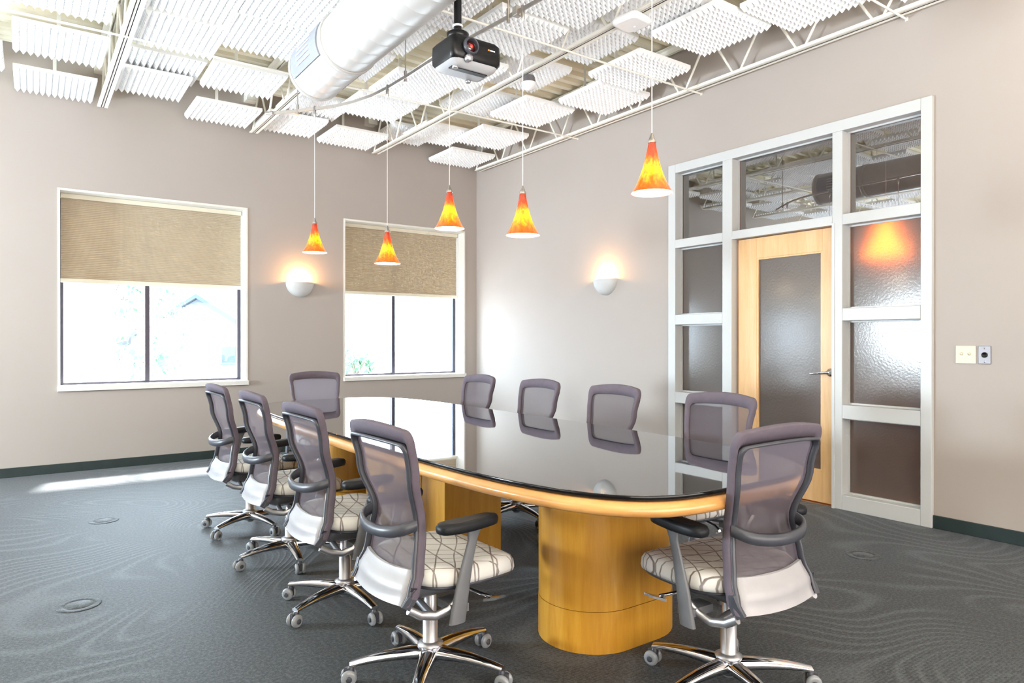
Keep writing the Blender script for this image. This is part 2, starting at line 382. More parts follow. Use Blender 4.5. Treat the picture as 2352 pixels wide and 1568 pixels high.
# ------------------------------------------------------------------ acoustic foam panels
PW, NP = .60, 13
b = MB(); c = PW/NP; tz, bz, pz = .02, -.006, -.044
vs = [(i*c-PW, j*c-PW, bz) for j in range(NP+1) for i in range(NP+1)]
fs = []; n0 = len(vs)
for j in range(NP):
    for i in range(NP):
        vs.append(((i+.5)*c-PW, (j+.5)*c-PW, pz)); k = n0+j*NP+i; a = j*(NP+1)+i
        q = (a, a+1, a+NP+2, a+NP+1)
        for t in range(4): fs.append((q[t], k, q[(t+1) % 4]))
b.add(vs, fs)
b.add([(-PW, -PW, bz), (0, -PW, bz), (0, 0, bz), (-PW, 0, bz), (-PW, -PW, tz), (0, -PW, tz), (0, 0, tz), (-PW, 0, tz)],
      [(4, 5, 6, 7), (0, 1, 5, 4), (1, 2, 6, 5), (2, 3, 7, 6), (3, 0, 4, 7)])
b.v = [(x+PW/2, y+PW/2, z) for x, y, z in b.v]
foam_me = None; strap_me = {}
BAY = {
 'beside the right wall': [[(-.13, -.03, 3.5), (-.30, -.95, 3.5), (-.45, -1.90, 3.5), (-.14, -2.60, 3.5), (-.34, -3.24, 3.5), (-.48, -4.09, 3.5), (-.30, -4.73, 3.5), (-.10, -5.42, 3.5)],
                           [(-.90, -.07, 3.65), (-.77, -.56, 3.555), (-.86, -1.58, 3.61), (-.93, -2.42, 3.61), (-.93, -3.22, 3.61), (-.92, -3.95, 3.58), (-.92, -4.66, 3.6), (-.88, -5.4, 3.6)]],
 'right of the duct': [[(-1.56, -.03, 3.5), (-1.76, -1.15, 3.5), (-1.69, -1.76, 3.52), (-1.58, -2.37, 3.5), (-1.63, -3.20, 3.5), (-1.60, -3.86, 3.5), (-1.62, -4.6, 3.5), (-1.6, -5.4, 3.5)],
                       [(-2.28, -.13, 3.5), (-2.20, -.62, 3.57), (-2.33, -1.80, 3.6), (-2.30, -2.50, 3.6), (-2.26, -3.2, 3.55), (-2.26, -3.9, 3.55), (-2.27, -4.6, 3.6), (-2.25, -5.3, 3.6)]],
 'left of the duct': [[(-2.94, -.08, 3.5), (-3.0, -1.10, 3.5), (-3.08, -2.08, 3.5), (-3.06, -2.69, 3.5), (-3.0, -3.5, 3.55), (-2.98, -4.4, 3.5)],
                      [(-3.66, -.55, 3.5), (-3.60, -.84, 3.57), (-3.63, -1.75, 3.5), (-3.66, -2.42, 3.5), (-3.6, -3.1, 3.5), (-3.6, -4.0, 3.5)]],
 'at the upper left corner': [[(-4.33, -.03, 3.5), (-4.33, -1.04, 3.5), (-4.36, -1.98, 3.5), (-4.34, -2.8, 3.5), (-4.34, -3.6, 3.5)],
                   [(-4.99, -.50, 3.5), (-5.0, -1.5, 3.5), (-5.0, -2.4, 3.5), (-5.0, -3.2, 3.5)]],
 'left of the picture edge': [[(-5.75, -.1, 3.5), (-5.75, -1.2, 3.5), (-5.75, -2.3, 3.5)], [(-6.4, -.6, 3.5), (-6.4, -1.7, 3.5)]],
}
ORD = ['first', 'second', 'third', 'fourth', 'fifth', 'sixth', 'seventh', 'eighth']
for bay, cols in BAY.items():
    for ci, col in enumerate(cols):
        for k, (x, y, z) in enumerate(col):
            r = empty('acoustic_panel', (x-PW/2, y-PW/2, z), R(random.uniform(-1.2, 1.2)),
                'white foam panel %s, %s row, %s from window wall' % (bay, 'right' if ci == 0 else 'left', ORD[k]), 'acoustic panel', 'egg-crate foam panels hung under the deck')
            if foam_me is None: foam_me = b.build('foam_pad', M['foam'], r)
            else:
                f = foam_me.copy(); COL.objects.link(f); f.parent = r
            hz = 3.875 - z
            key = round(hz, 3)
            if key not in strap_me:
                s_ = MB(); s_.box(-.014, .014, .268, .272, .02, hz); s_.box(-.014, .014, .0, .272, .02, .025)
                strap_me[key] = s_.build('hanger_strap', M['strap'], r)
            else:
                f = strap_me[key].copy(); COL.objects.link(f); f.parent = r

# ------------------------------------------------------------------ windows on the left wall
def window(idx, W, mull, name):
    x0, x1, z0, z1 = W; r = empty('window_%d' % idx, ((x0+x1)/2, 0, z0), kind='structure')
    cx = (x0+x1)/2
    def B(*a): x = MB(); x.box(a[0]-cx, a[1]-cx, a[2], a[3], a[4]-z0, a[5]-z0); return x
    b = MB(); t = .02
    for q in ((x0, x0+t, -.006, T, z0, z1), (x1-t, x1, -.006, T, z0, z1), (x0+t, x1-t, -.006, T, z1-t, z1)):
        b.box(q[0]-cx, q[1]-cx, q[2], q[3], q[4]-z0, q[5]-z0)
    b.build('jamb_liner', M['soffit'], r, bevel=.002)
    B(x0-.004, x1+.006, -.03, T, z0-.036, z0+.012).build('window_sill', M['soffit'], r, bevel=.004)
    b = MB(); fw = .035; y0, y1 = .215, .26
    xa, xb, za, zb = x0+t, x1-t, z0+.012, z1-t
    for q in ((xa, xa+fw, za, zb), (xb-fw, xb, za, zb), (xa+fw, xb-fw, za, za+.02), (xa+fw, xb-fw, zb-fw, zb)):
        b.box(q[0]-cx, q[1]-cx, y0, y1, q[2]-z0, q[3]-z0)
    b.build('window_frame', M['bronze'], r, bevel=.002)
    B(mull-.021, mull+.021, .20, .262, za+.02, zb-fw).build('mullion', M['bronze'], r, bevel=.003)
    for a, c in ((xa+fw, mull-.021), (mull+.021, xb-fw)):
        B(a, c, .234, .240, za+.02, zb-fw).build('pane', M['glass'], r)
    # cellular shade, a thing of its own
    s = empty('cellular_shade', (cx, .17, z1-.02), 0, 'tan pleated shade half lowered over the '+name, 'blind', 'cellular shades on the windows')
    hw = (x1-x0)/2-.028; zb_ = 1.782-(z1-.02)
    MB().box(-hw, hw, -.03, .03, -.045, -.001).build('head_rail', M['rail_cream'], s, bevel=.004)
    MB().box(-hw, hw, -.022, .022, zb_, zb_+.04).build('bottom_rail', M['rail_cream'], s, bevel=.006)
    top, bot = -.045, zb_+.04; npl = 44; pr = []
    for i in range(npl*2+1):
        z = top+(bot-top)*i/(npl*2); pr.append((-.012 if i % 2 else -.004, z))
    for i in range(npl*2, -1, -1):
        z = top+(bot-top)*i/(npl*2); pr.append((.014 if i % 2 else .003, z))
    MB().loft([[(-hw+.004, y, z) for y, z in pr], [(hw-.004, y, z) for y, z in pr]], False, False).build('pleated_fabric', M['shade'], s)
    MB().tube([(hw+.004, -.02, -.05), (hw+.004, -.02, zb_+.02)], .0025, 6).build('lift_cord', M['white_pl'], s)
window(1, W1, -3.838, 'larger window at left')
window(2, W2, -1.10, 'smaller window near the corner')
window(4, W0, -7.35, 'unseen window left of the picture')

# ------------------------------------------------------------------ glazed partition and door on the right wall
r = empty('window_3', (0, 0, 0), kind='structure')
cols = [(-3.922, -3.405), (-4.892, -4.02), (-5.50, -4.968)]     # openings (y)
rows = [(2.145, 2.752), (1.462, 2.068), (.762, 1.372), (.108, .662)]
fx0, fx1 = -.030, .10
b = MB()
def fb(y0, y1, z0, z1): b.box(fx0, fx1, y0, y1, z0, z1)
fb(cols[0][1], PY1, 0, PZ); fb(PY0, cols[2][0], 0, PZ)                                  # outer stiles
fb(cols[1][1], cols[0][0], 0, rows[0][1]); fb(cols[2][1], cols[1][0], 0, rows[0][1])     # inner stiles
fb(cols[2][0], cols[0][1], rows[0][1], PZ)                                              # head
fb(cols[1][0], cols[1][1], 2.075, rows[0][0])                                           # transom over door
for c in (cols[0], cols[2]):
    fb(c[0], c[1], rows[1][1], rows[0][0]); fb(c[0], c[1], rows[2][1], rows[1][0]); fb(c[0], c[1], rows[3][1], rows[2][0]); fb(c[0], c[1], 0, rows[3][0])
b.build('partition_frame', M['frame_white'], r, bevel=.004)
b = MB()                                                                                # stop beads round every pane
def bead(y0, y1, z0, z1, x0=.048, x1=.062, t=.012):
    b.box(x0, x1, y0, y1, z0, z0+t); b.box(x0, x1, y0, y1, z1-t, z1); b.box(x0, x1, y0, y0+t, z0+t, z1-t); b.box(x0, x1, y1-t, y1, z0+t, z1-t)
for ci, c in enumerate(cols):
    for ri, q in enumerate(rows):
        if ci == 1 and ri: continue
        bead(c[0], c[1], q[0], q[1])
b.build('glazing_bead', M['frame_white'], r)
b = MB(); b.box(-.036, -.03, cols[1][1], cols[1][1]+.02, 0, 2.09); b.box(-.036, -.03, cols[1][0]-.02, cols[1][0], 0, 2.09); b.box(-.036, -.03, cols[1][0], cols[1][1], 2.075, 2.095)
b.build('door_stop_trim', M['frame_white'], r)
for ci, c in enumerate(cols):
    for ri, q in enumerate(rows):
        if ci == 1 and ri: continue
        pn = MB().box(.066, .072, c[0], c[1], q[0], q[1]).build('pane', M['transom_glass'] if ri == 0 else M['obscure'], r)
        pn['label'] = 'clear transom pane' if ri == 0 else 'rippled obscure pane'
# door leaf
d = empty('door_1', (.02, -4.46, 0), kind='structure')
y0, y1 = -4.888-(-4.46), -4.048-(-4.46); z0, z1 = .012, 2.068
gy0, gy1, gz0, gz1 = -4.787+4.46, -4.222+4.46, .245, 1.902
MB().box(0, .045, y0, gy0, z0, z1).build('stile', M['door_wood'], d, bevel=.002)
MB().box(0, .045, gy1, y1, z0, z1).build('stile', M['door_wood'], d, bevel=.002)
MB().box(0, .045, gy0, gy1, gz1, z1).build('top_rail', M['door_wood'], d, bevel=.002)
MB().box(0, .045, gy0, gy1, z0, gz0).build('bottom_rail', M['door_wood'], d, bevel=.002)
b = MB(); t = .014
for q in ((gy0, gy1, gz0, gz0+t), (gy0, gy1, gz1-t, gz1), (gy0, gy0+t, gz0+t, gz1-t), (gy1-t, gy1, gz0+t, gz1-t)): b.box(.004, .018, *q)
b.build('glazing_bead', M['door_wood'], d)
MB().box(.020, .026, gy0, gy1, gz0, gz1).build('pane', M['obscure'], d)
h = MB(); h.lathe([(.030, 0), (.032, .004), (.027, .012), (.014, .016), (.011, .05), (.0, .052)], 20); h.rot(R(-90), 'Y'); h.move((0, -.414+.02, .99))
hd = h.build('door_handle', M['chrome'], d); hd['label'] = 'chrome lever handle'
MB().tube([(-.045, -.394, .99), (-.052, -.37, .989), (-.054, -.32, .984), (-.050, -.27, .979), (-.048, -.255, .98)], [.010, .0095, .008, .007, .005], 10).build('lever', M['chrome'], hd)

# room beyond the partition
M['hall_wall'] = noisy('hall_wall_paint', (.26, .235, .22), (.29, .26, .245), 1.5, .8)
M['hall_floor'] = noisy('hall_floor_brown', (.42, .20, .09), (.48, .25, .12), 3, .5)
b = MB(); b.box(2.6, 2.7, -8, -1, 0, HZ); b.box(.14, 2.7, -8.1, -8, 0, HZ); b.box(.14, 2.7, -1, -.9, 0, HZ); b.box(2.0, 2.6, -3.2, -2.6, 0, HZ)
b.build('wall_hall', M['hall_wall'], kind='structure')
MB().box(.0, 2.7, -8.1, -.9, -.1, -.001).build('floor_hall', M['hall_floor'], kind='structure')
MB().box(.14, 2.7, -8.1, -.9, 3.9, 4.0).build('ceiling_hall', M['hall_wall'], kind='structure')

r = empty('hall_cabinet', (1.15, -4.75, 0), 0, 'low brown cabinet in the hall, blurred behind lower right obscure pane', 'cabinet')
MB().box(-.28, .28, -.75, .75, .05, .80).build('body', M['hall_floor'], r, bevel=.004)
MB().box(-.30, .30, -.77, .77, .80, .83).build('top', M['hall_floor'], r, bevel=.004)
for k in range(3): MB().box(-.295, -.281, -.73+.49*k, -.27+.49*k, .08, .77).build('door', M['hall_floor'], r, bevel=.003)
# ------------------------------------------------------------------ pendant rail, pendants
RZ = 3.0
rail = empty('pendant_rail', (0, 0, RZ), 0, 'curved satin nickel monorail carrying the amber pendants', 'light rail')
RP = [(-3.30, -2.17), (-3.17, -2.32), (-3.05, -2.48), (-2.95, -2.62), (-2.87, -2.79), (-2.81, -2.99), (-2.785, -3.2), (-2.77, -3.5), (-2.765, -3.75), (-2.75, -4.0), (-2.72, -4.35), (-2.69, -4.67), (-2.66, -5.05), (-2.60, -5.51), (-2.53, -5.9)]
MB().strip([(x, y, 0) for x, y in RP], .008, .022).build('bar', M['nickel'], rail)
MB().tube([(-3.315, -2.15, 0), (-3.28, -2.20, 0)], .014, 10).build('end_cap', M['nickel'], rail)
for (x, y) in ((-3.14, -2.355), (-2.765, -3.44), (-2.70, -4.55), (-2.62, -5.35)):
    b = MB(); b.tube([(x, y, .0), (x, y, 3.88-RZ)], .0045, 8); b.build('standoff', M['nickel'], rail)
    b = MB(); b.tube([(x, y, -.03), (x, y, .045)], .011, 10); b.build('clamp', M['nickel'], rail)
b = MB(); b.box(-2.71, -2.67, -4.64, -4.60, -.02, .03); b.build('joiner', M['nickel'], rail, bevel=.003)

SH = [(.016, .225), (.019, .205), (.024, .18), (.031, .15), (.040, .115), (.052, .08), (.066, .045), (.082, .015), (.0925, 0)]
def pendant(x, y, zr, label, rz):
    r = empty('pendant_lamp', (x, y, zr), rz, label, 'pendant lamp', 'amber glass pendants over the table')
    MB().lathe(SH, 32, cap=False).build('glass_shade', M['amber'], r)
    MB().lathe([(a-.003, z+.001) for a, z in SH], 32, cap=False).build('lining', M['amber_in'], r)
    MB().lathe([(.0, .06), (.014, .068), (.018, .085), (.012, .11), (.009, .13)], 12, cap=False).build('bulb', M['amber_in'], r)
    MB().lathe([(.019, .222), (.019, .230), (.013, .240), (.005, .262), (.003, .266)], 16).build('lamp_cap', M['nickel'], r)
    MB().tube([(0, 0, .262), (0, 0, RZ-zr-.045)], .0022, 6).build('cable', M['cable'], r)
    h = RZ-zr
    MB().lathe([(.003, h-.075), (.006, h-.060), (.010, h-.052), (.0105, h-.01), (.0085, h-.008), (.0085, h+.018), (.006, h+.021)], 12).build('rail_connector', M['nickel'], r)
    d = bpy.data.lights.new('pendant_glow', 'POINT'); d.energy = 2.2; d.color = (1, .82, .55); d.shadow_soft_size = .03
    o = bpy.data.objects.new('pendant_glow', d); COL.objects.link(o); o.parent = r; o.location = (0, 0, -.02)
    return r
pendant(-3.05, -2.48, 1.90, 'amber cone pendant farthest left, hanging left of the small window', .3)
pendant(-2.785, -3.2, 1.767, 'amber cone pendant hanging lowest, in front of the small window blind', 1.7)
pendant(-2.75, -4.0, 1.909, 'amber cone pendant hanging in front of the room corner', 2.9)
pendant(-2.69, -4.67, 1.79, 'amber cone pendant hanging just right of the room corner', 4.1)
pendant(-2.60, -5.51, 1.88, 'largest amber cone pendant at right, beside the glazed partition', 5.0)
# amber lamp in the hall glowing through the obscure pane
r = empty('hall_pendant', (.62, -4.96, 1.93), 0, 'orange hall lamp glowing blurred through upper right obscure pane', 'pendant lamp')
MB().lathe([(a*1.7, z*1.35-.03) for a, z in SH], 24).build('glass_shade', mat('hall_amber', (.9, .3, .02), .4, emis=(1, .20, .008), es=26), r)
MB().tube([(0, 0, .22), (0, 0, 1.95)], .004, 6).build('cable', M['cable'], r)
d = bpy.data.lights.new('hall_fill', 'POINT'); d.energy = 130; d.color = (1, .78, .58); d.shadow_soft_size = .3  # added fill to brighten the hall, apart from the amber lamp
o = bpy.data.objects.new('hall_fill', d); COL.objects.link(o); o.location = (1.5, -6.6, 3.2)

# ------------------------------------------------------------------ wall sconces
def sconce(loc, rz, label):
    r = empty('wall_sconce', loc, rz, label, 'wall lamp', 'half-bowl sconces')   # local: wall at y=0, room towards -y
    W_, H_, D_ = .158, .158, .11; b = MB(); rings = []
    for t in [0, 8, 18, 30, 42, 55, 68, 80, 90]:
        rings.append((max(.0001, cos(R(t))), -H_*sin(R(t))))
    def ring(s, z, k): return [(W_*s*k*cos(a), -D_*s*k*sin(a), z) for a in [pi*i/20 for i in range(21)]]
    b.loft([ring(s, z, 1) for s, z in rings], False, True, closed=False)
    b.loft([ring(s, z+.006, .95) for s, z in rings], False, True, closed=False)
    a1, a2 = ring(1, 0, 1), ring(1, 0, .95)
    b.loft([a1, a2], False, False, closed=False)
    b.build('bowl', M['plaster'], r)
    MB().lathe([(0, -.06), (.02, -.05), (.024, -.03), (.016, -.008), (0, -.002)], 12, cy=-.055, cap=False).build('bulb', M['bulb'], r)
    d = bpy.data.lights.new('sconce_glow', 'POINT'); d.energy = 13.0; d.color = (1, .50, .18); d.shadow_soft_size = .025
    o = bpy.data.objects.new('sconce_glow', d); COL.objects.link(o); o.parent = r; o.location = (0, -.055, .03)
sconce((-2.345, 0, 1.872), 0, 'white half-bowl sconce glowing on the wall between the two windows')
sconce((0, -2.47, 1.848), R(-90), 'white half-bowl sconce glowing on the right wall')

# ------------------------------------------------------------------ duct
r = empty('air_duct', (-3.176, -2.86, 3.123), 0, 'white round fabric air duct hanging below the joists', 'duct')
b = MB(); rings = []; DR = .19
ys = [-7.15+.05*i for i in range(143)]
for y in ys:
    k = 1+.010*abs(sin(y*10))*max(0, min(1, (-1.2-y)/1.5)); rings.append([(DR*k*cos(2*pi*i/40), y+0.0, DR*k*sin(2*pi*i/40)) for i in range(40)])
rings.append([(DR*.995*cos(2*pi*i/40), 0, DR*.995*sin(2*pi*i/40)) for i in range(40)])
b.loft(rings, True, True); b.build('duct_tube', M['duct'], r)
b = MB(); b.loft([[((DR+q)*cos(2*pi*i/40), y, (DR+q)*sin(2*pi*i/40)) for i in range(40)] for y, q in ((-.62, .0), (-.62, .008), (-.575, .008), (-.575, .0))], False, True)
b.build('seam_ring', M['duct'], r)
b = MB(); b.loft([[((DR+q)*cos(2*pi*i/40), y, (DR+q)*sin(2*pi*i/40)) for i in range(40)] for y, q in ((-.03, .0), (-.03, .006), (.002, .006), (.002, -.012))], False, True)
b.build('end_ring', M['duct'], r)
for sgn, a0 in ((-1, 178), (1, 2)):
    g = MB(); N = 8
    def arc(y, q, aa=32, a0=a0): return [((DR+q)*cos(R(a0-aa+2*aa*i/N)), y, (DR+q)*sin(R(a0-aa+2*aa*i/N))) for i in range(N+1)]
    g.loft([arc(-.545, .0), arc(-.545, .010), arc(-.06, .010), arc(-.06, .0)], False, False, closed=False)
    gr = g.build('side_register', M['grille'], r)
    for k in range(5):
        a = R(a0-18+k*9); p = [((DR+.014)*cos(a), y, (DR+.014)*sin(a)) for y in (-.42, -.19)]
        MB().tube(p, .004, 6).build('vane', M['white_pl'], gr)
for y in (-.3, -1.8, -3.3, -4.8):
    b = MB(); b.tube([(0, y, DR), (0, y, .70)], .003, 6); b.build('hanger_wire', M['steel_white'], r)

# ------------------------------------------------------------------ projector
r = empty('projector', (-2.925, -4.475, 2.66), 0, 'black ceiling projector with red lens hanging over the table', 'projector')
b = MB(); W_, D_ = .306, .24
def rr(wx, wy, z, rad=.03, dx=0, dy=0): return [(x+dx, y+dy, z) for x, y in rrect(wx, wy, rad, 5)]
b.loft([rr(W_-.02, D_-.03, .028), rr(W_, D_-.005, .045), rr(W_+.002, D_, .09), rr(W_-.002, D_-.004, .135), rr(W_-.03, D_-.03, .152)], True, True); b.build('housing', M['black_pl'], r)
b = MB(); b.loft([rr(W_-.10, D_-.11, .0), rr(W_-.04, D_-.05, .012), rr(W_-.015, D_-.022, .034)], True, True); pnl = b.build('underside_panel', M['silver_pl'], r); pnl['label'] = 'silver underside panel'
MB().box(-.12, .10, -.055, -.02, -.004, .003).build('vent_slot', M['black_pl'], r)
lz = .092; lx = -.052
b = MB(); b.lathe([(.030, 0), (.044, .006), (.046, .018), (.041, .030), (.036, .034), (.033, .026), (.031, .012)], 28, cap=False); b.rot(R(90), 'X'); b.move((lx, -.118, lz)); b.build('lens_ring', M['grey_pl'], r)
b = MB(); b.lathe([(.032, 0), (.031, .006), (.024, .013), (.012, .018), (0, .0195)], 24, cap=False); b.rot(R(90), 'X'); b.move((lx, -.118, lz)); b.build('lens', M['lens'], r)
b = MB(); b.lathe([(.011, .017), (.008, .0195), (0, .0205)], 16, cap=False); b.rot(R(90), 'X'); b.move((lx+.002, -.118, lz)); b.build('lens_glint', mat('red_lens_glint', (.6, .02, .01), .1, coat=1, emis=(1, .03, .01), es=.5), r)  # red glint on the lens, made as a faintly glowing disc
b = MB(); b.lathe([(.020, 0), (.022, .02), (.016, .028), (0, .030)], 16, cap=False); b.rot(R(90), 'X'); b.move((lx-.008, -.112, .032)); b.build('focus_ring', M['silver'], r)
MB().box(.062, .072, -.1215, -.119, .100, .109).build('orange_mark', M['orange_mark'], r)
MB().box(.075, .106, -.1215, -.119, .101, .107).build('maker_mark', M['white_pl'], r)
b = MB(); b.lathe([(.012, -.018), (.016, -.014), (.016, -.004), (.008, 0)], 12, cx=.05, cy=.06); b.build('foot', M['chrome'], r)
b = MB(); b.lathe([(.012, -.018), (.016, -.014), (.016, -.004), (.008, 0)], 12, cx=-.11, cy=-.07); b.build('foot', M['chrome'], r)
b = MB(); b.lathe([(.075, .15), (.07, .165), (.045, .172), (.042, .18), (.058, .184), (.060, .212), (.045, .222), (.03, .226)], 28, cx=-.04, cy=.02); b.build('mount_head', M['black_pl'], r)
for a in range(3):
    t = R(30+120*a); MB().strip([(-.04, .02, .165), (-.04+.09*cos(t), .02+.085*sin(t), .152)], .018, .008).build('mount_arm', M['black_pl'], r)
MB().tube([(-.04, .02, .222), (-.04, .02, 1.21)], .021, 18).build('drop_pole', M['black_pl'], r)
MB().lathe([(.026, .25), (.028, .252), (.028, .258), (.026, .26)], 20, cx=-.04, cy=.02).build('pole_collar', M['white_pl'], r)

# smoke detector, wireless unit, wall plates
r = empty('smoke_detector', (-1.47, -3.10, 3.29), 0, 'white dome detector with grey base under the second joist', 'detector')
MB().lathe([(.0, .0), (.028, .004), (.050, .022), (.060, .050), (.060, .062)], 28, cap=False).build('dome', M['white_pl'], r)
MB().lathe([(.060, .062), (.056, .066), (.052, .105), (.045, .118)], 28).build('mount_base', M['steel'], r)
r = empty('wireless_unit', (-1.535, -4.34, 3.345), R(8), 'flat white wireless unit with blue status light on the joist', 'wireless unit')
b = MB(); b.loft([rr(.17, .17, 0, .04), rr(.205, .205, .008, .045), rr(.21, .21, .03, .045), rr(.19, .19, .045, .04)], True, True); b.build('casing', M['white_pl'], r)
MB().lathe([(0, -.002), (.005, -.0015), (.006, .002)], 12, cx=.03, cy=0, cap=False).build('status_light', M['led'], r)
MB().box(-.06, -.02, .05, .054, -.001, .001).build('print', M['strap'], r)
MB().box(-.04, .04, -.04, .04, .045, .066).build('bracket', M['steel_white'], r)
r = empty('blank_plate', (0, -5.758, 1.139), 0, 'ivory double wall plate with two small knobs beside partition', 'wall plate')
MB().box(-.007, 0, -.058, .058, -.057, .057).build('plate', M['ivory'], r, bevel=.004)
for dy in (.022, -.022):
    b = MB(); b.lathe([(.009, 0), (.009, .006), (.005, .010), (0, .011)], 12, cap=False); b.rot(R(-90), 'Y'); b.move((-.006, dy, .006)); b.build('knob', M['ivory'], r)
    b = MB(); b.box(-.0085, -.006, dy-.006, dy+.006, -.012, -.008); b.build('screw', M['strap'], r)
r = empty('connector_plate', (0, -5.863, 1.139), 0, 'steel wall plate with round black connector, right of ivory plate', 'wall plate')
MB().box(-.006, 0, -.035, .035, -.057, .057).build('plate', M['steel'], r, bevel=.004)
b = MB(); b.lathe([(.017, 0), (.017, .006), (.012, .007), (.012, .003), (0, .002)], 20, cap=False); b.rot(R(-90), 'Y'); b.move((-.005, 0, 0)); b.build('socket', M['black_pl'], r)
for dz in (.042, -.042):
    b = MB(); b.lathe([(.006, 0), (.005, .003), (0, .004)], 10, cap=False); b.rot(R(-90), 'Y'); b.move((-.005, 0, dz)); b.build('screw', M['chrome'], r)
# round carpeted floor box covers
for x, y, q in ((-4.655, -3.86, 'left foreground carpet'), (-.955, -5.60, 'carpet right of the table'), (-4.42, -2.2, 'carpet below the large window')):
    o = MB(); o.lathe([(.090, 0.0), (.091, .002), (.088, .003), (.062, .003), (.060, .001), (.058, .003), (.0, .003)], 36, cap=False)
    o = o.build('floor_cover', M['carpet']); o.location = (x, y, 0); tag(o, 'round carpeted floor box cover in the '+q, 'floor cover', 'round floor box covers')

# ------------------------------------------------------------------ table
TX, TY = -2.862, -4.152
def outline(a, bb, n_, N=96):
    out = []
    for i in range(N):
        t = 2*pi*i/N; c_, s_ = cos(t), sin(t)
        out.append((a*abs(c_)**(2/n_)*(1 if c_ >= 0 else -1), bb*abs(s_)**(2/n_)*(1 if s_ >= 0 else -1)))
    return out
def resample(pts, N):
    L = [0]; n = len(pts)
    for i in range(n): L.append(L[-1]+math.dist(pts[i], pts[(i+1) % n]))
    out = []; j = 0
    for k in range(N):
        s_ = L[-1]*k/N
        while L[j+1] < s_: j += 1
        t = (s_-L[j])/(L[j+1]-L[j]); p, q = pts[j], pts[(j+1) % n]; out.append((p[0]+(q[0]-p[0])*t, p[1]+(q[1]-p[1])*t))
    return out
def topring(off, z): 
    return [(x, y, z) for x, y in resample(outline(.684+off, 2.045+off, 4.2, 720), 160)]
r = empty('conference_table', (TX, TY, 0), 0, 'long boat-shaped maple conference table with black glass top', 'table')
b = MB(); b.loft([topring(-.03, .676), topring(.0, .677), topring(.014, .684), topring(.020, .697), topring(.016, .712), topring(.006, .7225), topring(-.006, .7265), topring(-.02, .727)], True, True)
b.build('wood_top', M['maple'], r)
b = MB(); b.loft([topring(-.006, .7275), topring(.0, .7295), topring(.0, .7435), topring(-.0008, .7448), topring(-.003, .7450)], True, True)
b.build('glass_edge', M['glass_rim'], r)
b = MB(); b.loft([topring(-.003, .7451), topring(-.004, .7456)], True, False)
b.build('glass_top', M['black_glass'], r)
def stadium(wx, wy, r_, z, cy, k=10): return [(x, y+cy, z) for x, y in rrect(wx, wy, r_, k)]
for cy in (-1.300, 1.300):
    b = MB(); b.loft([[(x+.04, y, zz) for x, y, zz in stadium(.62, .44, .2195, z, cy)] for z in (0, .164)], True, True); b.build('pedestal_plinth', M['pedestal'], r)
    b = MB(); b.loft([[(x+.04, y, zz) for x, y, zz in stadium(.617, .437, .218, z, cy)] for z in (.166, .676)], True, True); b.build('pedestal', M['pedestal'], r)
b = MB(); b.box(-.182, .182, -.30, .72, 0, .676); b.build('centre_box', M['pedestal'], r, bevel=.003)
b = MB(); b.box(-.186, -.182, -.04, .716, .004, .67); b.build('box_panel', M['pedestal'], r, bevel=.001)

